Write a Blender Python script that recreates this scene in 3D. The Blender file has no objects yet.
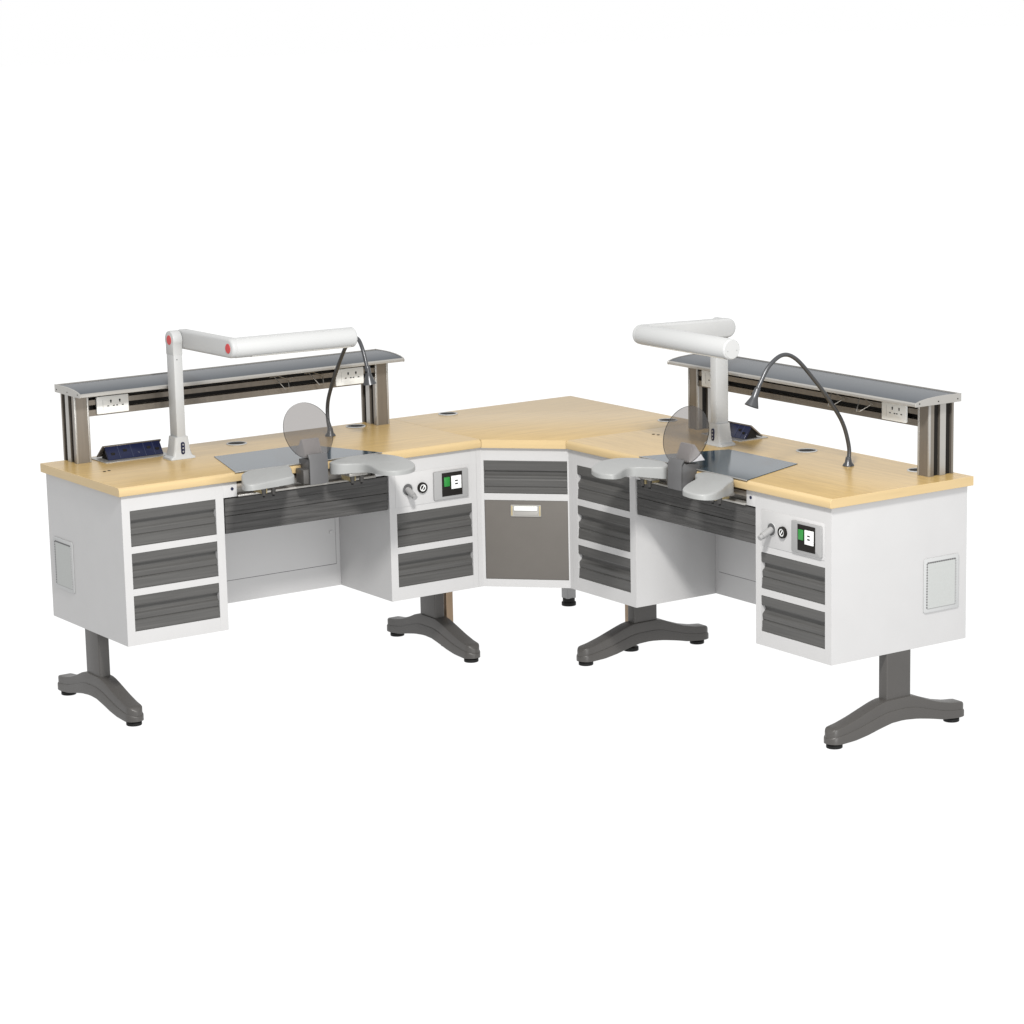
import bpy, bmesh, math, random
from mathutils import Vector, Matrix
random.seed(7)
sc = bpy.context.scene
COL = sc.collection
# ------------------------------------------------------------------ camera, world, light, exposure
CAMPOS = Vector((-6.0083797, -8.47160567, 2.42389296))
R_ = Vector((0.82593467, -0.56338783, -0.02064171)); U_ = Vector((0.12702426, 0.15029725, 0.98044662)); F_ = Vector((0.5492693, 0.81240685, -0.19569964))
cam = bpy.data.cameras.new('camera'); camo = bpy.data.objects.new('camera', cam); COL.objects.link(camo)
m3 = Matrix((R_, U_, -F_)).transposed()
camo.matrix_world = Matrix.Translation(CAMPOS) @ m3.to_4x4()
cam.sensor_width = 36; cam.lens = 2748.358 * 36 / 1024; cam.clip_start = .1; cam.clip_end = 500
sc.camera = camo
w = bpy.data.worlds.new('World'); sc.world = w; w.use_nodes = True
bg = w.node_tree.nodes['Background']; bg.inputs['Color'].default_value = (1, 1, 1, 1); bg.inputs['Strength'].default_value = 1.0
def area(name, loc, target, size, power, col):
    l = bpy.data.lights.new(name, 'AREA'); l.shape = 'SQUARE'; l.size = size; l.energy = power; l.color = col
    o = bpy.data.objects.new(name, l); COL.objects.link(o); o.location = loc
    o.rotation_euler = (Vector(target) - Vector(loc)).to_track_quat('-Z', 'Y').to_euler()
    return o
area('key_softbox', (-2.55, -3.6, 3.3), (-.9, -.9, .5), .45, 190, (1, .98, .95))
area('added_front_fill', (-1.7, -7.2, 1.0), (-1.2, -.5, .5), 1.4, 130, (1, 1, 1))  # unseen fill lamp, added to brighten the kneeholes
sc.view_settings.view_transform = 'Standard'; sc.view_settings.look = 'None'
sc.view_settings.exposure = 0; sc.view_settings.gamma = 1
sc.render.resolution_x = 1024; sc.render.resolution_y = 1024

# ------------------------------------------------------------------ materials
def mat(name, col, rough=.5, metal=0., spec=.5, noise=0., nscale=(8, 8, 8), bump=0., bscale=200, emit=None, coat=0.):
    m = bpy.data.materials.new(name); m.use_nodes = True
    nt = m.node_tree; b = nt.nodes['Principled BSDF']
    b.inputs['Roughness'].default_value = rough; b.inputs['Metallic'].default_value = metal
    b.inputs['Specular IOR Level'].default_value = spec; b.inputs['Coat Weight'].default_value = coat
    tc = nt.nodes.new('ShaderNodeTexCoord')
    mp = nt.nodes.new('ShaderNodeMapping'); mp.inputs['Scale'].default_value = nscale
    nt.links.new(tc.outputs['Object'], mp.inputs['Vector'])
    n = nt.nodes.new('ShaderNodeTexNoise'); n.inputs['Scale'].default_value = 1; n.inputs['Detail'].default_value = 6; n.inputs['Roughness'].default_value = .6
    nt.links.new(mp.outputs[0], n.inputs['Vector'])
    r = nt.nodes.new('ShaderNodeValToRGB')
    r.color_ramp.elements[0].position = .3; r.color_ramp.elements[1].position = .7
    r.color_ramp.elements[0].color = tuple(c * (1 - noise) for c in col) + (1,)
    r.color_ramp.elements[1].color = tuple(min(1, c * (1 + noise)) for c in col) + (1,)
    nt.links.new(n.outputs[0], r.inputs[0]); nt.links.new(r.outputs[0], b.inputs['Base Color'])
    if bump:
        n2 = nt.nodes.new('ShaderNodeTexNoise'); n2.inputs['Scale'].default_value = bscale; n2.inputs['Detail'].default_value = 3
        nt.links.new(tc.outputs['Object'], n2.inputs['Vector'])
        bp = nt.nodes.new('ShaderNodeBump'); bp.inputs['Strength'].default_value = bump; bp.inputs['Distance'].default_value = .001
        nt.links.new(n2.outputs[0], bp.inputs['Height']); nt.links.new(bp.outputs[0], b.inputs['Normal'])
    if emit:
        b.inputs['Emission Color'].default_value = (*emit[0], 1); b.inputs['Emission Strength'].default_value = emit[1]
    return m
def wood():
    m = mat('beech_laminate', (.415, .288, .115), rough=.28, spec=.35, noise=.13, nscale=(3, 55, 55), bump=.05, bscale=300)
    nt = m.node_tree; b = nt.nodes['Principled BSDF']
    tc = nt.nodes['Texture Coordinate']
    mp = nt.nodes.new('ShaderNodeMapping'); mp.inputs['Scale'].default_value = (14, 260, 260)
    nt.links.new(tc.outputs['Object'], mp.inputs['Vector'])
    n = nt.nodes.new('ShaderNodeTexNoise'); n.inputs['Scale'].default_value = 1; n.inputs['Detail'].default_value = 4
    nt.links.new(mp.outputs[0], n.inputs['Vector'])
    r = nt.nodes.new('ShaderNodeValToRGB'); r.color_ramp.elements[0].position = .38; r.color_ramp.elements[0].color = (.72, .66, .58, 1)
    r.color_ramp.elements[1].position = .55; r.color_ramp.elements[1].color = (1, 1, 1, 1)
    nt.links.new(n.outputs[0], r.inputs[0])
    mx = nt.nodes.new('ShaderNodeMix'); mx.data_type = 'RGBA'; mx.blend_type = 'MULTIPLY'; mx.inputs[0].default_value = .35
    src = b.inputs['Base Color'].links[0].from_socket
    nt.links.new(src, mx.inputs[6]); nt.links.new(r.outputs[0], mx.inputs[7]); nt.links.new(mx.outputs[2], b.inputs['Base Color'])
    return m
def glass():
    m = bpy.data.materials.new('smoked_acrylic'); m.use_nodes = True; nt = m.node_tree; nt.nodes.clear()
    o = nt.nodes.new('ShaderNodeOutputMaterial'); t = nt.nodes.new('ShaderNodeBsdfTransparent'); g = nt.nodes.new('ShaderNodeBsdfGlossy')
    t.inputs[0].default_value = (.70, .685, .675, 1); g.inputs['Roughness'].default_value = .03; g.inputs[0].default_value = (.6, .6, .6, 1)
    x = nt.nodes.new('ShaderNodeMixShader'); x.inputs[0].default_value = .09
    nt.links.new(t.outputs[0], x.inputs[1]); nt.links.new(g.outputs[0], x.inputs[2]); nt.links.new(x.outputs[0], o.inputs[0])
    return m
M = dict(
    white=mat('white_powder_coat', (.405, .403, .403), rough=.45, spec=.25, noise=.015, bump=.08, bscale=500),
    wood=wood(),
    edge=mat('beech_edge_pale', (.435, .325, .170), rough=.35, spec=.35, noise=.05, nscale=(4, 4, 60)),  # paler beech tone for the upright faces of the tops
    drawer=mat('grey_grained_drawer_front', (.064, .063, .061), rough=.42, spec=.3, noise=.16, nscale=(4, 4, 180), bump=.1),
    grain=mat('dark_grained_front', (.055, .054, .053), rough=.5, spec=.2, noise=.34, nscale=(5, 5, 110)),
    door=mat('taupe_laminate', (.108, .100, .091), rough=.5, spec=.2, noise=.04, bump=.05),
    frame=mat('dark_grey_cast_metal', (.056, .053, .050), rough=.40, spec=.4, noise=.05, bump=.15, bscale=400),
    black=mat('black_rubber', (.008, .008, .008), rough=.6, spec=.2),
    dark=mat('dark_slot', (.012, .011, .010), rough=.6, spec=.1),
    alu=mat('brushed_aluminium', (.20, .178, .152), rough=.38, metal=.7, noise=.08, nscale=(60, 60, 3)),
    alul=mat('bright_aluminium', (.36, .35, .33), rough=.35, metal=.6, noise=.03),
    shelf=mat('slate_shelf_top', (.032, .040, .050), rough=.3, spec=.28, noise=.05, bump=.05),
    sheet=mat('slate_blue_work_mat', (.020, .037, .052), rough=.12, spec=.30, noise=.04),
    plastic=mat('white_plastic', (.37, .375, .375), rough=.4, spec=.25, noise=.01),
    socket=mat('white_outlet_plastic', (.66, .67, .66), rough=.3, spec=.3),
    vent=mat('pale_green_grey_mesh', (.355, .365, .357), rough=.6, spec=.2, noise=.08, nscale=(400, 400, 400)),
    red=mat('red_cap', (.42, .03, .03), rough=.4, spec=.3),
    navy=mat('navy_plastic', (.007, .010, .034), rough=.3, spec=.3),
    navyline=mat('navy_joint', (.045, .055, .10), rough=.4),
    grey=mat('light_grey_armrest_foam', (.245, .25, .247), rough=.42, spec=.35, noise=.02, bump=.12, bscale=700),
    midgrey=mat('mid_grey_plastic', (.25, .25, .25), rough=.45, spec=.3),
    wedge=mat('pale_grey_wedge', (.56, .56, .58), rough=.45, spec=.25),
    clampg=mat('grey_clamp_metal', (.082, .082, .084), rough=.45, spec=.35, noise=.05),
    flex=mat('gunmetal_flex_tube', (.06, .062, .066), rough=.32, metal=.5, noise=.1),
    green=mat('green_switch', (.012, .17, .025), rough=.4),
    brass=mat('brass_yellow_metal', (.45, .37, .20), rough=.35, metal=.6),
    tan=mat('brown_leg_metal', (.30, .215, .14), rough=.35, metal=.4, noise=.05),
    glass=glass(),
    floor=mat('glowing_white_floor', (.08, .08, .08), rough=.9, spec=0, emit=((1, 1, 1), 1.0)),  # glow added to keep the floor white and free of shadows
)
MI = {}
# ------------------------------------------------------------------ mesh builder
class MB:
    def __init__(s, T=None):
        s.bm = bmesh.new(); s.mats = []; s.T = T or Matrix.Identity(4)
    def mi(s, m):
        if m not in s.mats: s.mats.append(m)
        return s.mats.index(m)
    def _merge(s, b, m, T=None, smooth=False):
        T = s.T @ (T or Matrix.Identity(4)); k = s.mi(m)
        vs = [s.bm.verts.new(T @ v.co) for v in b.verts]; b.verts.index_update()
        for f in b.faces:
            try: nf = s.bm.faces.new([vs[v.index] for v in f.verts])
            except ValueError: continue
            nf.material_index = k; nf.smooth = smooth
        b.free()
    def box(s, x0, x1, y0, y1, z0, z1, m, bev=0., seg=2, T=None, sm=False):
        b = bmesh.new(); bmesh.ops.create_cube(b, size=1)
        for v in b.verts: v.co = Vector(((x0 + x1) / 2 + v.co.x * (x1 - x0), (y0 + y1) / 2 + v.co.y * (y1 - y0), (z0 + z1) / 2 + v.co.z * (z1 - z0)))
        if bev: bmesh.ops.bevel(b, geom=b.edges[:], offset=bev, segments=seg, affect='EDGES', profile=.5)
        s._merge(b, m, T, sm)
    def prism(s, pts, axis, lo, hi, m, bev=0., seg=2, T=None, which='all', sm=False):
        """closed outline pts (p,q) extruded along axis; axis x:(y,z) y:(x,z) z:(x,y)"""
        b = bmesh.new()
        f3 = {'x': lambda p, t: (t, p[0], p[1]), 'y': lambda p, t: (p[0], t, p[1]), 'z': lambda p, t: (p[0], p[1], t)}[axis]
        A = [b.verts.new(f3(p, lo)) for p in pts]; B = [b.verts.new(f3(p, hi)) for p in pts]
        n = len(pts)
        fa = b.faces.new(A); fb = b.faces.new(B)
        for i in range(n): b.faces.new((A[i], A[(i + 1) % n], B[(i + 1) % n], B[i]))
        bmesh.ops.recalc_face_normals(b, faces=b.faces[:])
        if bev:
            es = [e for e in b.edges if which == 'all' or (which == 'caps' and (all(v in A for v in e.verts) or all(v in B for v in e.verts)))
                  or (which == 'top' and all(v in B for v in e.verts))]
            bmesh.ops.bevel(b, geom=es, offset=bev, segments=seg, affect='EDGES', profile=.5)
        s._merge(b, m, T, sm)
    def cyl(s, p0, p1, r0, r1, m, n=24, T=None, sm=True, bev=0.):
        p0 = Vector(p0); p1 = Vector(p1); b = bmesh.new(); d = p1 - p0
        bmesh.ops.create_cone(b, cap_ends=True, segments=n, radius1=r0, radius2=r1, depth=d.length)
        if bev: bmesh.ops.bevel(b, geom=[e for e in b.edges if len(e.link_faces) == 2 and any(len(f.verts) > 4 for f in e.link_faces)], offset=bev, segments=3, affect='EDGES', profile=.5)
        q = d.to_track_quat('Z', 'Y').to_matrix().to_4x4()
        Tm = Matrix.Translation((p0 + p1) / 2) @ q
        s._merge(b, m, (T or Matrix.Identity(4)) @ Tm, sm)
    def tube(s, pts, rad, m, n=12, smoothpath=True, sub=6):
        P = [Vector(p) for p in pts]
        if smoothpath:
            Q = []
            for i in range(len(P) - 1):
                a = P[max(i - 1, 0)]; b_ = P[i]; c = P[i + 1]; d = P[min(i + 2, len(P) - 1)]
                for k in range(sub):
                    t = k / sub
                    Q.append(.5 * ((2 * b_) + (c - a) * t + (2 * a - 5 * b_ + 4 * c - d) * t * t + (3 * b_ - a - 3 * c + d) * t ** 3))
            Q.append(P[-1]); P = Q
        rr = rad if callable(rad) else (lambda t: rad)
        b = bmesh.new(); rings = []; up = None
        for i, p in enumerate(P):
            t = (P[min(i + 1, len(P) - 1)] - P[max(i - 1, 0)]).normalized()
            if up is None: up = t.orthogonal().normalized()
            up = (up - t * up.dot(t)).normalized(); v = t.cross(up)
            r = rr(i / (len(P) - 1))
            rings.append([b.verts.new(p + (up * math.cos(2 * math.pi * k / n) + v * math.sin(2 * math.pi * k / n)) * r) for k in range(n)])
        for A, B in zip(rings, rings[1:]):
            for k in range(n): b.faces.new((A[k], A[(k + 1) % n], B[(k + 1) % n], B[k]))
        b.faces.new(rings[0]); b.faces.new(rings[-1])
        bmesh.ops.recalc_face_normals(b, faces=b.faces[:])
        s._merge(b, m, None, True)
    def lathe(s, prof, base, axis, m, n=28):
        """prof: (radius, height) list"""
        b = bmesh.new(); rings = []
        for r, h in prof:
            rings.append([b.verts.new((max(r, 1e-4) * math.cos(2 * math.pi * k / n), max(r, 1e-4) * math.sin(2 * math.pi * k / n), h)) for k in range(n)])
        for A, B in zip(rings, rings[1:]):
            for k in range(n): b.faces.new((A[k], A[(k + 1) % n], B[(k + 1) % n], B[k]))
        b.faces.new(rings[0]); b.faces.new(rings[-1])
        bmesh.ops.recalc_face_normals(b, faces=b.faces[:])
        q = Vector(axis).to_track_quat('Z', 'Y').to_matrix().to_4x4()
        s._merge(b, m, Matrix.Translation(Vector(base)) @ q, True)
    def build(s, name, parent=None, off=None, autos=True):
        me = bpy.data.meshes.new(name)
        if off: bmesh.ops.translate(s.bm, verts=s.bm.verts[:], vec=-Vector(off))
        s.bm.normal_update(); s.bm.to_mesh(me); s.bm.free()
        for m in s.mats: me.materials.append(M[m])
        if autos:
            try: me.set_sharp_from_angle(angle=math.radians(38))
            except Exception: pass
        o = bpy.data.objects.new(name, me); COL.objects.link(o)
        if parent: o.parent = parent
        return o
def empty(name, label, cat, group=None, mw=None):
    o = bpy.data.objects.new(name, None); COL.objects.link(o); o.empty_display_size = .05
    if mw is not None: o.matrix_world = mw
    o['label'] = label; o['category'] = cat
    if group: o['group'] = group
    return o
def copy_tree(o, parent=None):
    c = o.copy(); COL.objects.link(c)
    if parent: c.parent = parent
    for ch in [x for x in bpy.data.objects if x.parent == o]: copy_tree(ch, c)
    return c
def crom(P, sub=5):
    Q = []; n = len(P)
    for i in range(n):
        a, b, c, d = (Vector(P[(i + k - 1) % n]) for k in range(4))
        for k in range(sub):
            t = k / sub
            v = .5 * ((2 * b) + (c - a) * t + (2 * a - 5 * b + 4 * c - d) * t * t + (3 * b - a - 3 * c + d) * t ** 3)
            Q.append((v.x, v.y))
    return Q
def rrect(x0, x1, y0, y1, r, n=4):
    o = []
    for cx, cy, a0 in ((x1 - r, y1 - r, 0), (x0 + r, y1 - r, 90), (x0 + r, y0 + r, 180), (x1 - r, y0 + r, 270)):
        for k in range(n + 1):
            a = math.radians(a0 + 90 * k / n); o.append((cx + r * math.cos(a), cy + r * math.sin(a)))
    return o

# ------------------------------------------------------------------ dimensions (metres); x along a desk front, y to its back
D, W, C, H, TH = .5962, 1.3956, .8072, .80, .0295
ZB, ZT, EF = .2724, H - TH, .0153
ST = {1: Matrix.Translation((-C - W, -D, 0)), 2: Matrix.Translation((-D, -C, 0)) @ Matrix.Rotation(-math.pi / 2, 4, 'Z')}
def at(s, a, b, z): return ST[s] @ Matrix.Translation((a, b, z))

# ------------------------------------------------------------------ the surface
fl = MB(); fl.box(-60, 60, -60, 60, -.2, 0, 'floor'); flo = fl.build('floor'); flo['kind'] = 'structure'

# ------------------------------------------------------------------ workbenches
def drawer_profile(y0, z0, z1):
    h = z1 - z0
    return [(y0 + .026, z1), (y0 + .001, z1), (y0, z1 - .002), (y0 + .0005, z1 - .245 * h), (y0 + .003, z1 - .28 * h), (y0 + .014, z1 - .30 * h), (y0 + .016, z1 - .36 * h), (y0 + .0155, z1 - .41 * h),
            (y0 + .011, z1 - .47 * h), (y0 + .005, z1 - .51 * h), (y0 + .0035, z1 - .54 * h), (y0 + .0045, z1 - .66 * h), (y0 + .007, z1 - .69 * h), (y0 + .0035, z1 - .715 * h),
            (y0 + .0025, z1 - .9 * h), (y0 + .001, z0 + .002), (y0 + .002, z0), (y0 + .026, z0)]
def drawer(name, a0, a1, z0, z1, parent, off):
    d = MB(); g = .0012
    d.prism(drawer_profile(EF + .001, z0 + g, z1 - g), 'x', a0 + g, a1 - g, 'drawer')
    return d.build(name, parent, autos=False)
ROWS = [(.5995, .7180), (.4590, .5770), (.3185, .4365)]
def pedestal(root, a0, a1, o0, o1, rows, vent):
    p = MB(); fb = EF + .03
    p.box(a0, a1, fb, D - .0153, ZB, ZT, 'white')
    p.box(a0, o0, EF, fb, ZB, ZT, 'white'); p.box(o1, a1, EF, fb, ZB, ZT, 'white')
    zs = [ZB] + [z for r in reversed(rows) for z in r] + [ZT]
    for k in range(0, len(zs), 2): p.box(o0 - .0005, o1 + .0005, EF + .0004, fb - .0004, zs[k], zs[k + 1], 'white')
    o = p.build('pedestal', root)
    for z0, z1 in rows: drawer('drawer', o0, o1, z0, z1, o, None)
    if vent is not None:
        x, sg = vent; v = MB()
        b0, b1, z0, z1 = .396, .545, .380, .5565
        X = lambda t0, t1: (min(x + sg * t0, x + sg * t1), max(x + sg * t0, x + sg * t1))
        w_ = .014
        v.prism(rrect(b0, b1, z0, z1, .008), 'x', *X(0, .0035), 'plastic', .0015, 2, which='caps')
        v.prism(rrect(b0 + w_ - .002, b1 - w_ + .002, z0 + w_ - .002, z1 - w_ + .002, .005), 'x', *X(.0030, .0039), 'midgrey')
        v.prism(rrect(b0 + w_, b1 - w_ - .003, z0 + w_, z1 - w_ - .003, .004), 'x', *X(.0032, .0046), 'vent', .0006, 1, which='caps')
        n = 17
        for k in range(n):      # perforated grille rim, shade painted as dark dashes on one side
            zz = z0 + w_ + (z1 - z0 - 2 * w_) * (k + .5) / n
            for bb in (b0 + w_ - .0035, b1 - w_ - .0005): v.box(*X(.0030, .0048), bb, bb + .004, zz - .0022, zz + .0022, 'clampg' if (bb < .45) == (sg > 0) else 'plastic')
        for k in range(13):
            bb = b0 + w_ + (b1 - b0 - 2 * w_) * (k + .5) / 13
            v.box(*X(.0030, .0048), bb - .003, bb + .003, z1 - w_ - .0025, z1 - w_ + .0015, 'clampg')  # top dashes coloured dark to paint in the shade there
        v.build('vent_grille', o)
    return o
def leg(root, a):
    l = MB()
    l.prism(rrect(a - .02, a + .02, .234, .336, .005, 3), 'z', .10, ZB - .0005, 'frame')
    bmesh.ops.translate(l.bm, verts=l.bm.verts[:], vec=(0, .011, 0)); o = l.build('leg', root)
    top = [(.006, .050), (.02, .064), (.06, .071), (.11, .085), (.16, .102), (.205, .117), (.235, .123), (.335, .123), (.365, .116), (.41, .098), (.46, .081), (.51, .070), (.56, .065), (.575, .054)]
    bot = [(.575, .017), (.53, .016), (.47, .022), (.42, .033), (.36, .044), (.30, .050), (.25, .048), (.20, .038), (.15, .026), (.10, .018), (.04, .015), (.006, .017)]
    f = MB()
    def sect(b_, n): return None
    # lofted foot: lower wide tier and upper narrower tier, rounded in plan at both ends
    def tier(hw, zlo, zhi, inset):
        bm_ = bmesh.new(); N = 44; L = []; b0, b1 = .004 + inset, .578 - inset
        def interp(tab, x):
            tab = sorted(tab)
            if x <= tab[0][0]: return tab[0][1]
            for (xa, ya), (xb, yb) in zip(tab, tab[1:]):
                if x <= xb: return ya + (yb - ya) * (x - xa) / (xb - xa)
            return tab[-1][1]
        for i in range(N + 1):
            t = .5 - .5 * math.cos(math.pi * i / N); x = b0 + (b1 - b0) * t
            e = min(x - b0, b1 - x); r = hw
            h = hw if e >= r else max(.004, math.sqrt(max(0, r * r - (r - e) ** 2)))
            zb_, zt_ = interp(bot, x), interp(top, x)
            za = zb_ + (zt_ - zb_) * zlo; zc = zb_ + (zt_ - zb_) * zhi; c = .005
            c = min(c, h * .5, (zc - za) * .4)
            L.append([bm_.verts.new((a + p, x, q)) for p, q in ((-h, za), (h, za), (h, zc - c), (h - c * .35, zc - c * .3), (h - c * 1.2, zc), (-h + c * 1.2, zc), (-h + c * .35, zc - c * .3), (-h, zc - c))])
        for A, B in zip(L, L[1:]):
            for k in range(8): bm_.faces.new((A[k], A[(k + 1) % 8], B[(k + 1) % 8], B[k]))
        bm_.faces.new(L[0]); bm_.faces.new(L[-1]); bmesh.ops.recalc_face_normals(bm_, faces=bm_.faces[:])
        f._merge(bm_, 'frame', None, True)
    tier(.031, 0, .52, 0); tier(.0275, .48, 1.0, .003)
    bmesh.ops.translate(f.bm, verts=f.bm.verts[:], vec=(0, .008, 0)); f.build('foot', o)
    for b_ in (.046, .541):
        q = MB(); q.cyl((a, b_, 0), (a, b_, .012), .026, .026, 'black', 28, bev=.002); q.cyl((a, b_, .012), (a, b_, .02), .010, .010, 'black', 16)
        q.build('foot_pad', o)
def grommet(x, y, parent, T=None):
    g = MB(T)
    g.lathe([(.0365, 0), (.0362, .0016), (.0345, .0030), (.0318, .0030), (.0312, .0009), (.0305, .0006)], (x, y, H + .0002), (0, 0, 1), 'plastic')
    g.lathe([(.0300, 0), (.0300, .0012), (.0, .0012)], (x, y, H + .0003), (0, 0, 1), 'dark')
    return g.build('grommet', parent)
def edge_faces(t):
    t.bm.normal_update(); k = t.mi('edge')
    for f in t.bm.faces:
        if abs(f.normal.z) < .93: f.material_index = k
def bench(s, label):
    root = empty('workbench', label, 'workbench', 'workbenches on each side of the corner unit', ST[s])
    t = MB()
    zt, zb, r = H, ZT, .013
    prof = [(D - .0005, zt), (D - .0005, zb), (.004, zb)]
    for k in range(3): prof.append((.004 - .004 * math.sin(math.radians(45 * k)), zb + .004 - .004 * math.cos(math.radians(45 * k))))
    for k in range(7):
        an = math.radians(180 - 15 * k); prof.append((r + r * math.cos(an), zt - r + r * math.sin(an)))
    pr = []
    for p in prof:
        if not pr or (abs(p[0] - pr[-1][0]) + abs(p[1] - pr[-1][1])) > 1e-5: pr.append(p)
    t.prism(pr, 'x', .0006, W - .0006, 'wood', .0008, 1, which='caps')
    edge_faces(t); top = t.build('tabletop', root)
    grommet(.70, .495, top); grommet(1.207, .532, top)
    for a, b in ((.109, .309),):
        for k in (-1, 1):
            h = MB(); h.lathe([(.0055, 0), (.005, .001), (0, .001)], (a + k * .010, b + k * .003, H + .0002), (0, 0, 1), 'dark', 14); h.build('screw_hole', top)
    ka, kb_ = (.3839, 1.0232) if s == 1 else (.3785, 1.0165)      # kneehole between the two pedestals
    pedestal(root, .0134, ka, .042, .3545 if s == 1 else .3475, ROWS, (.0134, -1) if s == 1 else None)
    right = pedestal(root, kb_, W - .0134, 1.052 if s == 1 else 1.0425, 1.3612 if s == 1 else 1.3528, ROWS[1:], (W - .0134, 1) if s == 2 else None)
    # control panel
    c = MB(); c.box(1.048, 1.350, EF - .0015, EF + .003, .5995, .7165, 'white', .001); cp = c.build('control_panel', root)
    pl = MB(); pl.prism(rrect(1.201, 1.343, .606, .7065, .005), 'y', EF - .009, EF - .001, 'midgrey', .002, 2, which='caps'); pl.build('socket_plate', cp)
    pk = MB(); pk.box(1.233, 1.3165, EF - .0105, EF - .0085, .6165, .699, 'dark', .0005); pk.build('black_insert', cp)
    gb = MB(); gb.box(1.240, 1.263, EF - .0145, EF - .010, .651, .684, 'green', .0012); gb.build('power_button', cp)
    us = MB(); us.box(1.270, 1.311, EF - .0135, EF - .010, .640, .6855, 'socket', .001)
    us.box(1.284, 1.296, EF - .0140, EF - .0133, .666, .6705, 'dark'); us.box(1.284, 1.296, EF - .0140, EF - .0133, .655, .6595, 'dark')
    us.build('usb_socket', cp)
    nz = MB(); cx, cz = 1.097, .658
    nz.lathe([(.0225, -.001), (.0225, .002), (.021, .003), (.0195, .002), (.019, -.0005)], (cx, EF - .001, cz), (0, -1, 0), 'plastic')
    nz.lathe([(.0192, 0), (.0192, .0008), (0, .0008)], (cx, EF - .0012, cz), (0, -1, 0), 'clampg')
    nz.tube([(cx, EF - .001, cz), (cx, EF - .018, cz - .007), (cx, EF - .040, cz - .017)], .0108, 'midgrey', 16)
    nz.tube([(cx, EF - .034, cz - .0145), (cx, EF - .051, cz - .022)], .0085, 'midgrey', 16)
    nz.build('air_nozzle', cp)
    ga = MB(); gx = 1.155
    ga.lathe([(.0185, 0), (.0185, .009), (.0165, .011), (.0135, .011), (.0125, .008)], (gx, EF - .001, cz), (0, -1, 0), 'dark')
    ga.lathe([(.0124, 0), (.0124, .0083), (0, .0083)], (gx, EF - .001, cz), (0, -1, 0), 'socket')
    ga.lathe([(.0085, 0), (.0085, .0088), (0, .0088)], (gx, EF - .001, cz), (0, -1, 0), 'dark')
    ga.prism([(gx - .006, cz - .007), (gx - .003, cz - .008), (gx + .007, cz + .006), (gx + .004, cz + .008)], 'y', EF - .0108, EF - .0099, 'socket')
    ga.build('pressure_gauge', cp)
    # kneehole
    k = MB(); kb = .358
    k.box(ka + .0003, kb_ - .0003, kb, kb + .018, ZB, ZT - .0005, 'white', .0008)
    kp = k.build('back_panel', root)
    q = MB(); q.box(.398, 1.004, kb - .0025, kb - .0004, .3535, .70, 'white', .0008); q.box(.398, 1.0055, kb - .0012, kb - .0002, .3515, .3535, 'clampg'); q.box(1.004, 1.0055, kb - .0012, kb - .0002, .3535, .70, 'clampg'); q.build('access_panel', kp)
    lk = MB(); lk.lathe([(.007, 0), (.0065, .003), (0, .003)], (.985, kb - .0026, .468), (0, -1, 0), 'white', 16); lk.build('panel_lock', kp)
    wd = MB(); y0 = EF + .004
    zA, zM, zBt = .7125, .6545, .5955
    for z0, z1 in ((zM + .0006, zA), (zBt, zM - .0006)):
        h = z1 - z0
        wd.prism([(y0 + .022, z1), (y0 + .001, z1), (y0, z1 - .001), (y0 + .001, z1 - .40 * h), (y0 + .0025, z1 - .44 * h), (y0 + .001, z1 - .48 * h), (y0 + .0005, z1 - .75 * h), (y0 + .0018, z1 - .78 * h), (y0 + .001, z1 - .81 * h), (y0 + .001, z0 + .001), (y0 + .002, z0), (y0 + .022, z0)],
                 'x', ka + .0065, kb_ - .0035, 'grain')
    wd.box(ka + .009, kb_ - .009, y0 + .024, y0 + .30, zBt + .004, zA - .002, 'white')
    wd.build('wide_drawer', root, autos=False)
    # front rail with end brackets
    ra = MB()
    ra.box(ka + .0003, .436, EF + .0006, EF + .02, .7175, ZT - .0005, 'white', .0008); ra.box(.970, kb_ - .0004, EF + .0006, EF + .02, .7175, ZT - .0005, 'white', .0008)
    ra.box(.436, .970, .045, .052, .716, ZT - .0005, 'alul')
    ra.box(.437, .969, EF - .006, EF + .020, .7165, .7235, 'alul', .001); ra.box(.437, .969, EF + .006, EF + .016, .7435, .7600, 'alu', .001)
    ra.build('front_rail', root)
    for a in (.418, .992):
        b = MB(); b.lathe([(.0055, 0), (.005, .002), (0, .002)], (a, EF + .0005, .745), (0, -1, 0), 'navy', 14); b.build('screw', root)
    leg(root, .036); leg(root, 1.3625)
    return root
bench(1, 'beech topped white workbench on the left with grey side panel facing outwards')
bench(2, 'beech topped white workbench on the right with control panel at its outer end')

# ------------------------------------------------------------------ corner unit
cr = empty('corner_cabinet', 'five sided beech topped white corner unit joining the two workbenches', 'corner cabinet')
g = .0006
t = MB(); t.prism([(0, 0), (-C + g, 0), (-C + g, -D), (-D, -C + g), (0, -C + g)], 'z', ZT, H, 'wood', .0012, 2, which='top')
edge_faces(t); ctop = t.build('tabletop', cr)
grommet(-.592, -.0525, ctop); grommet(-.073, -.704, ctop)
s2 = math.sqrt(.5); k1 = -(C + D) + .0217
fx = -C + .0064; fold1 = (fx, -D + EF); fold2 = (-D + EF, fx)
TC = Matrix(((s2, s2, 0, k1 / 2), (-s2, s2, 0, k1 / 2), (0, 0, 1, 0), (0, 0, 0, 1)))   # local x along the face, y into the body
hw = .1555
b = MB()
def dp(u, d): v = TC @ Vector((u, d, 0)); return (v.x, v.y)
dd = .028
b.prism([(-.0153, -.0153), (-C - .0128, -.0153), (-C - .0128, -D + EF + .03), dp(-hw + .012, dd), dp(hw - .012, dd), (-D + EF + .03, -C - .0128), (-.0153, -C - .0128)], 'z', ZB, ZT - .0005, 'white')
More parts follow.
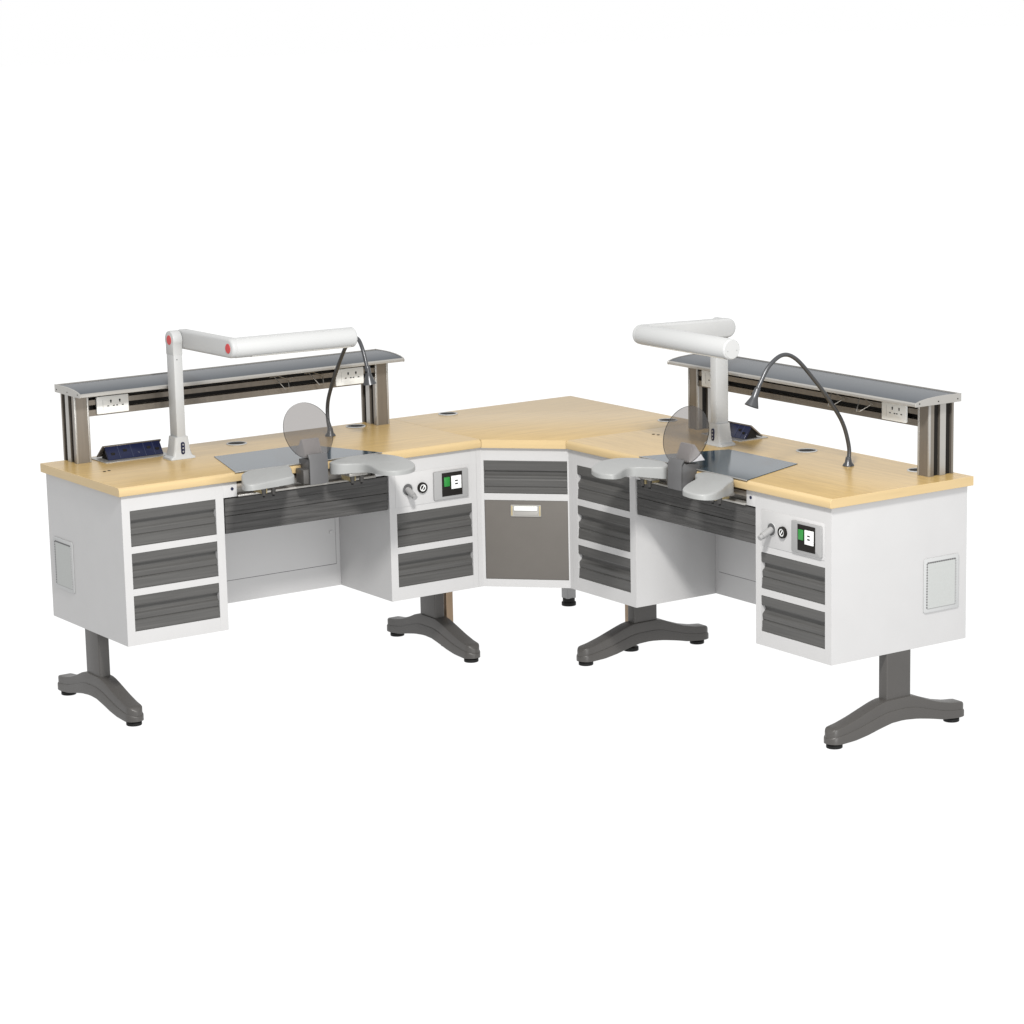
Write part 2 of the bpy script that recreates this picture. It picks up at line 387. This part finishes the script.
uL, uR = -.1460, .1505
b.prism([(-C - .0128, -D + EF), fold1, dp(uL, 0), dp(uL, dd - .0004), (-C - .0128, -D + EF + .0296)], 'z', ZB, ZT - .0005, 'white')
b.prism([(-D + EF, -C - .0128), fold2, dp(uR, 0), dp(uR, dd - .0004), (-D + EF + .0296, -C - .0128)], 'z', ZB, ZT - .0005, 'white')
for z0, z1 in ((ZB, .3000), (.5835, .6070), (.7240, ZT - .0005)):
    b.prism([dp(uL - .0004, .0004), dp(uR + .0004, .0004), dp(uR + .0004, dd - .0006), dp(uL - .0004, dd - .0006)], 'z', z0, z1, 'white')
b.build('cabinet_body', cr)
d = MB(TC)
z0, z1 = .6078, .7232; h = z1 - z0
d.prism([(.026, z1), (.001, z1), (.0003, z1 - .002), (.0015, z1 - .17 * h), (.0035, z1 - .30 * h), (.012, z1 - .35 * h), (.013, z1 - .43 * h), (.006, z1 - .47 * h), (.0035, z1 - .5 * h), (.006, z1 - .56 * h), (.0035, z1 - .6 * h), (.003, z1 - .78 * h), (.006, z1 - .81 * h), (.003, z1 - .84 * h), (.001, z0 + .001), (.026, z0)], 'x', uL + .001, uR - .001, 'drawer')
d.build('drawer', cr, autos=False)
d = MB(TC); d.box(uL + .001, uR - .001, .002, .022, .3008, .5828, 'door', .001); dr = d.build('door', cr)
hd = MB(TC)
hd.prism(rrect(-.053, .056, .5255, .5680, .003), 'y', -.002, .0018, 'alul', .001, 1, which='caps')
for u0, u1 in ((-.0525, -.044), (.047, .0555)): hd.box(u0 + .002, u1 - .002, -.0035, -.0015, .529, .5645, 'brass', .0006)
hd.box(-.040, .044, -.010, -.0015, .5475, .5640, 'socket', .003); hd.box(-.040, .044, -.0045, -.0015, .5315, .5475, 'alul', .0008)
hd.build('door_handle', dr)
def cleg(x, y, m, sz):
    l = MB()
    if m == 'midgrey': l.prism(rrect(x - sz, x + sz, y - sz, y + sz, .005), 'z', .03, ZB - .001, m)
    else: l.prism(rrect(x - sz, x + sz, y - sz, y + sz, .003), 'z', .018, ZB - .001, m)
    o = l.build('leg', cr)
    p = MB(); p.cyl((x, y, 0), (x, y, .014), .028, .028, 'black', 24, bev=.002); p.cyl((x, y, .014), (x, y, .0305), .0235 if m == 'midgrey' else .009, .0235 if m == 'midgrey' else .009, 'black', 20)
    p.build('foot_pad', o)
cleg(-.067, -.061, 'midgrey', .021); cleg(-.303, -.776, 'tan', .015); cleg(-.776, -.303, 'tan', .015)

# ------------------------------------------------------------------ work mats
def work_mat(s, label):
    q = MB(); q.prism([(.425, .0025), (.990, .0025), (.870, .312), (.512, .312)], 'z', H + .0004, H + .0022, 'sheet', .0005, 1, which='top')
    q.box(.424, .991, -.0012, .0022, H - .0005, H + .0028, 'alul', .0005)
    o = q.build('work_mat', None, off=(.7, .15, H)); o.matrix_world = at(s, .7, .15, H)
    o['label'] = label; o['category'] = 'work mat'; o['group'] = 'slate work mats on the benches'
work_mat(1, 'slate blue trapezoid work mat on the left bench behind its arm rests')
work_mat(2, 'slate blue trapezoid work mat on the right bench behind its arm rests')

# ------------------------------------------------------------------ shelf racks
def shelf_rack():
    B = (.7, .55, H)
    root = empty('shelf_rack', 'grey shelf on two aluminium posts along the back of the left bench', 'shelf rack', 'shelf racks at the back of the benches', at(1, *B))
    for a0 in (.118, 1.302):
        h = .026; y = .4985
        pr = []
        for sg in (-1, 1):
            side = [(0, 0), (0, .020), (-.010, .021), (-.010, .043), (0, .044), (0, .070), (-.010, .071), (-.010, .094), (0, .095), (0, .104)]
            pts = [(a0 + sg * (h + p[0]), y + p[1]) for p in side]
            pr.append(pts)
        out = list(reversed(pr[0])) + pr[1]
        p = MB(); p.prism(out, 'z', H, 1.034, 'alu'); 
        for sg in (-1, 1):      # dark inlays of the grooves and the bright front bead
            for g0, g1 in ((.022, .042), (.072, .093)):
                x = a0 + sg * (h - .0095); p.box(min(x, x + sg * .002), max(x, x + sg * .002), y + g0, y + g1, H + .001, 1.033, 'dark')
            x = a0 + sg * h; p.box(min(x - sg * .006, x + sg * .001), max(x - sg * .006, x + sg * .001), y - .002, y + .006, H + .0005, 1.0335, 'alul', .001)
            x = a0 + sg * (h + .0003); p.box(min(x - sg * .002, x + sg * .0005), max(x - sg * .002, x + sg * .0005), y + .0450, y + .0695, H + .0005, 1.0335, 'alul')
        p.build('post', root, off=B)
    # rail: two slotted bars
    r = MB(); x0, x1 = .1445, 1.2755; y = .502
    r.prism([(y, .9555), (y + .06, .9555), (y + .06, 1.0335), (y + .004, 1.0335), (y + .004, 1.022), (y + .022, 1.022), (y + .022, 1.011), (y + .001, 1.010), (y + .001, .993), (y + .022, .992), (y + .022, .9775), (y, .9765)], 'x', x0, x1, 'alu')
    r.box(x0, x1, y + .0205, y + .0215, .978, .9915, 'dark'); r.box(x0, x1, y + .0205, y + .0215, 1.0115, 1.0215, 'dark')
    r.build('rail', root, off=B)
    # shelf: arched top
    f0, bk = .418, .612
    arc = [(.424, 1.0475), (.44, 1.0515), (.47, 1.0558), (.51, 1.0585), (.55, 1.0592), (.585, 1.0585), (bk - .006, 1.057)]
    s = MB()
    s.prism([(f0 + .01, 1.0345)] + [(f0 + .01, 1.045)] + arc + [(bk - .006, 1.0345)], 'x', .0815, 1.3455, 'shelf')
    s.prism([(f0, 1.036), (f0 + .002, 1.0345), (f0 + .0095, 1.0345), (f0 + .0095, 1.0480), (f0 + .003, 1.0465), (f0, 1.043)], 'x', .0815, 1.3455, 'alul')
    s.prism([(bk - .0055, 1.0345), (bk, 1.0345), (bk, 1.0585), (bk - .002, 1.0605), (bk - .0055, 1.0605)], 'x', .0815, 1.3455, 'alul')
    so = s.build('shelf_board', root, off=B)
    cap = [(f0 - .001, 1.036), (f0 - .001, 1.0435), (f0 + .004, 1.0478), (.44, 1.0530), (.47, 1.0575), (.51, 1.0603), (.55, 1.0610), (.585, 1.0605), (bk + .001, 1.0605), (bk + .001, 1.034), (f0 + .001, 1.034)]
    for x0_, x1_ in ((.076, .0812), (1.3458, 1.351)):
        e = MB(); e.prism(cap, 'x', x0_, x1_, 'alul', .0006, 1, which='caps')
        xs = x0_ - .0006 if x0_ < .5 else x1_ - .0004
        for bb in (.435, .515, .597): e.box(xs, xs + .001, bb - .002, bb + .002, 1.042, 1.046, 'dark')
        e.build('end_cap', so, off=B)
    for a0, a1 in ((.173, .292), (1.109, 1.224)):
        o = MB(); y = .4935
        o.prism(rrect(a0, a1, .9605, 1.0200, .003), 'y', y, y + .008, 'socket', .0015, 2, which='caps')
        wd_ = a1 - a0
        o.box(a0 + .022, a0 + .0228, y - .0003, y + .001, .972, 1.008, 'midgrey')
        for cx in (a0 + .44 * wd_, a0 + .72 * wd_):
            o.box(cx - .0022, cx + .0022, y - .0004, y + .001, .996, 1.006, 'dark'); o.box(cx - .0032, cx + .0032, y - .0004, y + .001, 1.001, 1.0045, 'dark')
            for k in (-1, 1): o.box(cx + k * .0105 - .0034, cx + k * .0105 + .0034, y - .0004, y + .001, .984, .9875, 'dark')
        o.build('power_outlet', root, off=B)
    for a0 in (.895, 1.035):
        k = MB(); y = .497
        k.tube([(a0 - .035, y, 1.020), (a0 - .012, y - .035, .978), (a0 + .004, y - .035, .980), (a0 + .020, y - .004, .999)], .0016, 'alul', 8, False)
        k.tube([(a0 - .055, y - .003, 1.019), (a0 - .020, y - .002, 1.021), (a0 + .03, y - .002, 1.001)], .0014, 'alul', 8, False)
        k.build('wire_hook', root, off=B)
    return root
sr = shelf_rack()
sr2 = copy_tree(sr); sr2.matrix_world = at(2, .687, .53, H); sr2['label'] = 'grey shelf on two aluminium posts along the back of the right bench'

# ------------------------------------------------------------------ pop up socket boxes
def popup():
    B = (.29, .5, H)
    root = empty('pop_up_socket', 'navy pop up socket box with open lid left of the white lamp post, left bench', 'socket box', 'pop up socket boxes', at(1, *B))
    p = MB(); p.prism(rrect(.170, .418, .440, .570, .006), 'z', H + .0002, H + .003, 'alul', .001, 1, which='top'); p.build('base_plate', root, off=B)
    f = MB()
    f.prism([(.470, H + .0035), (.480, H + .0035), (.5085, .8455), (.4985, .8455)], 'x', .196, .403, 'navy', .001, 1)
    f.prism([(.4715, H + .004), (.530, H + .004), (.506, .8440)], 'x', .199, .2015, 'dark')
    f.prism([(.4715, H + .004), (.530, H + .004), (.506, .8440)], 'x', .3985, .4005, 'dark')
    for cx in (.241, .289, .337, .372): f.prism([(.4692, H + .005), (.4705, H + .005), (.4978, .8435), (.4965, .8435)], 'x', cx, cx + .0009, 'navyline')
    fo = f.build('socket_face', root, off=B)
    for i, cx in enumerate((.218, .265, .315, .355, .385)):
        h = MB(); sh = Matrix.Identity(4)
        yb = lambda z: .470 + (z - H - .0035) * .0285 / .042
        z = .824 + (.004 if i % 2 else -.003)
        h.box(cx - .007, cx + .007, yb(z) - .0022, yb(z) + .004, z - .005, z + .005, 'dark' if i != 2 else 'socket', .001) if i != 2 else h.box(cx - .003, cx + .003, yb(z) - .0022, yb(z) + .004, z - .008, z - .003, 'socket')
        h.build('socket_hole', fo, off=B)
    l = MB(); l.prism([(.4965, .8465), (.5005, .8500), (.550, .8085), (.5465, .8050)], 'x', .188, .409, 'alu', .0006, 1); l.build('lid', root, off=B)
    return root
pu = popup()
pu2 = copy_tree(pu); pu2.matrix_world = at(2, .306, .495, H) @ Matrix.Diagonal((.86, 1, 1, 1)); pu2['label'] = 'navy pop up socket box behind the white lamp post on the right bench'

# ------------------------------------------------------------------ articulated white lamps
def task_lamp(s, label, elbow, tip, shift=0.):
    B = (.413, .375, H)
    root = empty('task_lamp', label, 'task lamp', 'white jointed tube lamps', at(s, B[0], B[1] + shift, H))
    a, b_, _ = B
    zt = 1.205
    p = MB()
    bm_ = bmesh.new(); L = []
    for z, wa, wb in ((H + .0003, .048, .034), (H + .006, .047, .033), (H + .012, .036, .030), (H + .034, .030, .029), (H + .076, .0245, .0275)):
        L.append([bm_.verts.new((x, y, z)) for x, y in rrect(a - wa, a + wa, b_ - wb, b_ + wb, .008)])
    for A, Bq in zip(L, L[1:]):
        n = len(A)
        for k in range(n): bm_.faces.new((A[k], A[(k + 1) % n], Bq[(k + 1) % n], Bq[k]))
    bm_.faces.new(L[0]); bm_.faces.new(L[-1]); bmesh.ops.recalc_face_normals(bm_, faces=bm_.faces[:])
    p._merge(bm_, 'plastic', None, True)
    p.build('base', root, off=B)
    c = MB(); ca0, ca1 = a - .018, a + .016; hb = .0275
    c.box(ca0, ca1, b_ - hb + .001, b_ + hb - .001, H + .068, zt - .01, 'plastic', .004, 2)
    R = .031
    pts = [(b_ + R * math.cos(math.radians(t)), zt + R * math.sin(math.radians(t))) for t in range(-30, 211, 12)] + [(b_ - hb + .001, zt - .05), (b_ + hb - .001, zt - .05)]
    c.prism(pts, 'x', ca0 - .001, ca1 + .001, 'plastic', .003, 2, which='caps')
    co = c.build('column', root, off=B)
    sw = MB(); st_ = Matrix.Identity(4)
    ys = b_ - .0310
    stad = [(a + .007 * math.cos(math.radians(t)), .838 + .014 + .007 * math.sin(math.radians(t))) for t in range(0, 181, 20)] + [(a + .007 * math.cos(math.radians(t)), .838 - .014 + .007 * math.sin(math.radians(t))) for t in range(180, 361, 20)]
    sw.prism(stad, 'y', ys - .0012, ys + .004, 'navy', .0005, 1, which='caps')
    for dz in (-.012, 0, .012): sw.lathe([(.0032, 0), (.003, .0008), (0, .0008)], (a, ys - .001, .838 + dz), (0, -1, 0), 'midgrey', 12)
    sw.build('switch', root, off=B)
    rc = MB(); rc.lathe([(.0165, 0), (.0155, .0014), (0, .0014)], (ca0 - .0008, b_, zt), (-1, 0, 0), 'red'); rc.build('red_cap', co, off=B)
    sc_ = MB(); sc_.lathe([(.002, 0), (0, .001)], (a - .006, b_ - hb + .0005, zt - .065), (0, -1, 0), 'dark', 8); sc_.build('screw', co, off=B)
    # link
    la0, la1 = ca1 + .0015, ca1 + .038
    be, ze = elbow; r = .0325
    dv = Vector((be - b_, ze - zt)); ang = math.atan2(dv.y, dv.x)
    pts = [(be + r * math.cos(ang + math.radians(t)), ze + r * math.sin(ang + math.radians(t))) for t in range(-90, 91, 12)] + \
          [(b_ + r * math.cos(ang + math.radians(t)), zt + r * math.sin(ang + math.radians(t))) for t in range(90, 271, 12)]
    l = MB(); l.prism(pts, 'x', la0, la1, 'plastic', .009, 4, which='caps'); lo = l.build('link_arm', root, off=B)
    rc = MB(); rc.lathe([(.0165, 0), (.0155, .0014), (0, .0014)], (la0 - .0002, be, ze), (-1, 0, 0), 'red'); rc.build('red_cap', lo, off=B)
    # light tube
    t0 = Vector(((la0 + la1) / 2, be, ze)); t1 = Vector((tip[0], tip[1], tip[2])); 
    tb = MB(); tb.cyl(t0, t1, .0335, .0335, 'plastic', 40, bev=.006); to = tb.build('light_tube', root, off=B)
    dirn = (t1 - t0).normalized(); perp = dirn.cross(Vector((0, 0, 1))).normalized()
    e = MB(); e.cyl(t1 - dirn * .001, t1 + dirn * .0012, .0295, .029, 'plastic', 32)
    for k in (-1, 1): q = t1 + perp * k * .018 + Vector((0, 0, -.004)); e.cyl(q, q + dirn * .002, .0018, .0018, 'midgrey', 8)
    e.build('end_cap', to, off=B)
    df = MB()    # frosted diffuser strip along the underside
    n = dirn
    def ringp(base, an): return base + perp * math.sin(an) * .0342 + Vector((0, 0, -math.cos(an) * .0342))
    bm_ = bmesh.new(); rows = []
    for base in (t0 + n * .06, t1 - n * .02):
        rows.append([bm_.verts.new(ringp(base, math.radians(t))) for t in range(-40, 41, 10)])
    for k in range(8): bm_.faces.new((rows[0][k], rows[0][k + 1], rows[1][k + 1], rows[1][k]))
    df._merge(bm_, 'socket', None, True); df.build('diffuser', to, off=B)
    return root
task_lamp(1, 'white jointed tube lamp with red pivot caps reaching over the left bench', (.028, 1.208), (.888, -.006, 1.208))
task_lamp(2, 'white jointed tube lamp with round end cap reaching over the right bench', (.024, 1.214), (.928, .017, 1.214), -.023)

# ------------------------------------------------------------------ gooseneck tubes
def goose(s, label, a, pts, hd):
    B = (a, .417, H)
    root = empty('gooseneck_lamp', label, 'gooseneck lamp', 'gooseneck lamps on the benches', at(s, *B))
    b = MB(); b.lathe([(.019, .0002), (.0185, .004), (.012, .012), (.0095, .026), (.0085, .030)], (a, .417, H), (0, 0, 1), 'flex'); b.build('base', root, off=B)
    t = MB(); t.tube([(a + dx, y, z) for dx, y, z in pts], .0068, 'flex', 14); t.build('flexible_neck', root, off=B)
    e = Vector((a + pts[-1][0], pts[-1][1], pts[-1][2])); dr_ = Vector(hd).normalized()
    h = MB(); h.lathe([(.0075, -.012), (.0095, -.008), (.0105, 0), (.0110, .018), (.0135, .026), (.0225, .048), (.0235, .051), (.0225, .051), (.014, .034), (.004, .030)], e, dr_, 'flex')
    ho = h.build('lamp_head', root, off=B)
    k = MB(); sd = Vector((0, -1, .2)); k.cyl(e + dr_ * .008 + Vector((-.0095, -.004, 0)), e + dr_ * .008 + Vector((-.0135, -.006, 0)), .004, .004, 'black', 12); k.build('head_switch', ho, off=B)
goose(1, 'dark gooseneck lamp curling behind the white tube beside the left shelf', 1.033,
      [(0, .417, .815), (-.003, .426, .865), (-.002, .421, .927), (0, .384, 1.001), (0, .335, 1.074), (0, .288, 1.132), (0, .245, 1.164), (0, .206, 1.166), (0, .178, 1.135), (0, .160, 1.095), (.001, .150, 1.066)], (.10, -.05, -1))
goose(2, 'tall dark gooseneck lamp arching beside the mat on the right bench', 1.0,
      [(0, .417, .815), (0, .419, .863), (0, .391, .946), (0, .328, 1.033), (0, .267, 1.103), (0, .196, 1.172), (0, .140, 1.190), (0, .085, 1.160), (0, .050, 1.110), (0, .035, 1.085)], (-.03, -.45, -1))

# ------------------------------------------------------------------ round shields with clamps
def shield():
    B = (.70, -.03, .735)
    root = empty('dust_shield', 'round smoked shield on a grey clamp at the middle of the left bench edge', 'shield', 'round smoked shields clamped to the benches', at(1, *B))
    a0, a1 = .668, .738
    c = MB()
    c.prism([(-.032, .744), (.012, .800), (.014, .816), (-.050, .826), (-.062, .812), (-.066, .745), (-.058, .736)], 'x', a0 + .004, a1 - .004, 'clampg', .003, 2, which='caps')
    c.box(a0 - .02, a1 - .012, -.058, -.006, .742, .790, 'frame', .003)
    c.build('clamp_body', root, off=B)
    f = MB()
    f.prism([(-.068, .739), (-.068, .822), (-.058, .8395), (-.050, .838), (-.060, .822), (-.0615, .739)], 'x', a0, a1, 'clampg', .002, 2, which='caps')
    f.build('front_plate', root, off=B)
    w_ = MB(); w_.prism([(-.0335, .828), (-.0345, .838), (-.0150, .884), (-.0075, .884), (.034, .828)], 'x', a0 + .002, a1 - .002, 'wedge', .0015, 2, which='caps')
    w_.build('wedge_block', root, off=B)
    r, th = .099, .0014; ti = .37; cz = .910; cb = -.014
    T = Matrix.Translation((.697, cb, cz)) @ Matrix.Rotation(math.radians(7), 4, 'Z') @ Matrix.Rotation(-ti, 4, 'X') @ Matrix.Rotation(math.pi / 2, 4, 'X')
    g_ = MB(T); n = 72
    pts = [(r * math.cos(2 * math.pi * k / n), r * math.sin(2 * math.pi * k / n)) for k in range(n)]
    bm_ = bmesh.new(); A = [bm_.verts.new((x, y, -th)) for x, y in pts]; Bq = [bm_.verts.new((x, y, th)) for x, y in pts]
    bm_.faces.new(list(reversed(A))); bm_.faces.new(Bq); g_._merge(bm_, 'glass')
    bm_ = bmesh.new(); A = [bm_.verts.new((x, y, -th)) for x, y in pts]; Bq = [bm_.verts.new((x, y, th)) for x, y in pts]
    for k in range(n): bm_.faces.new((A[k], A[(k + 1) % n], Bq[(k + 1) % n], Bq[k]))
    g_._merge(bm_, 'black', None, True)
    g_.build('smoked_disc', root, off=B)
    return root
sh = shield()
sh2 = copy_tree(sh); sh2.matrix_world = at(2, .70, -.03, .735); sh2['label'] = 'round smoked shield on a grey clamp at the middle of the right bench edge'

# ------------------------------------------------------------------ arm rests
def armrest(s, pts, label, knob, th=.044, sub=5):
    cx = sum(p[0] for p in pts) / len(pts); cy = sum(p[1] for p in pts) / len(pts); B = (cx, cy, .755)
    root = empty('arm_rest', label, 'arm rest', 'pale grey arm rests clamped to the bench edges', at(s, *B))
    q = MB(); P = crom(pts, sub)
    q.prism(P, 'z', .8045 - th, .8045, 'grey', .0060, 4, which='top', sm=True)
    for v in q.bm.verts:      # the underside rises towards the front tip
        if v.co.z < .8045 - th + .001: v.co.z = .8045 - (.045 - .028 * min(1, max(0, (-.02 - v.co.y) / .25)))
    q.build('pad', root, off=B)
    m_ = MB(); kx, ky = knob
    m_.box(kx - .035, kx + .035, ky - .008, -.004 if ky < -.012 else ky + .008, .7455, .7565, 'alul', .001)
    m_.box(kx - .028, kx - .006, -.05, .008, .728, .7450, 'brass', .001)
    m_.build('mounting_bracket', root, off=B)
    for k in (-.02, .016):
        n = MB(); n.cyl((kx + k, ky, .7455), (kx + k, ky, .722), .009, .007, 'frame', 14); n.cyl((kx + k, ky, .728), (kx + k, ky, .716), .004, .004, 'black', 10); n.build('fixing_knob', root, off=B)
armrest(1, [(.752, -.052), (.80, -.020), (.86, -.006), (.93, -.006), (.975, -.045), (.992, -.12), (.980, -.20), (.950, -.275), (.905, -.325), (.855, -.338), (.815, -.318), (.805, -.27), (.822, -.20), (.822, -.155), (.795, -.125), (.757, -.098)],
        'large comma shaped grey arm rest right of the shield on the left bench', (.86, -.05), .042)
armrest(1, [(.425, -.045), (.47, -.012), (.54, -.006), (.612, -.006), (.606, -.05), (.565, -.13), (.545, -.178), (.51, -.205), (.44, -.225), (.365, -.243), (.338, -.222), (.36, -.165), (.395, -.095)],
        'small grey arm rest left of the shield on the left bench', (.52, -.05), .05)
armrest(2, [(.640, -.050), (.59, -.010), (.53, -.006), (.46, -.020), (.408, -.08), (.418, -.16), (.470, -.225), (.525, -.268), (.59, -.288), (.636, -.268), (.622, -.225), (.580, -.170), (.580, -.132), (.625, -.085)],
        'large comma shaped grey arm rest left of the shield on the right bench', (.53, -.05), .042)
armrest(2, [(.800, -.055), (.80, -.016), (.86, -.007), (.925, -.007), (.960, -.03), (1.000, -.085), (1.055, -.15), (1.098, -.215), (1.095, -.262), (1.045, -.272), (.985, -.252), (.925, -.190), (.870, -.110), (.83, -.078)],
        'small grey arm rest right of the shield on the right bench', (.90, -.05), .05)
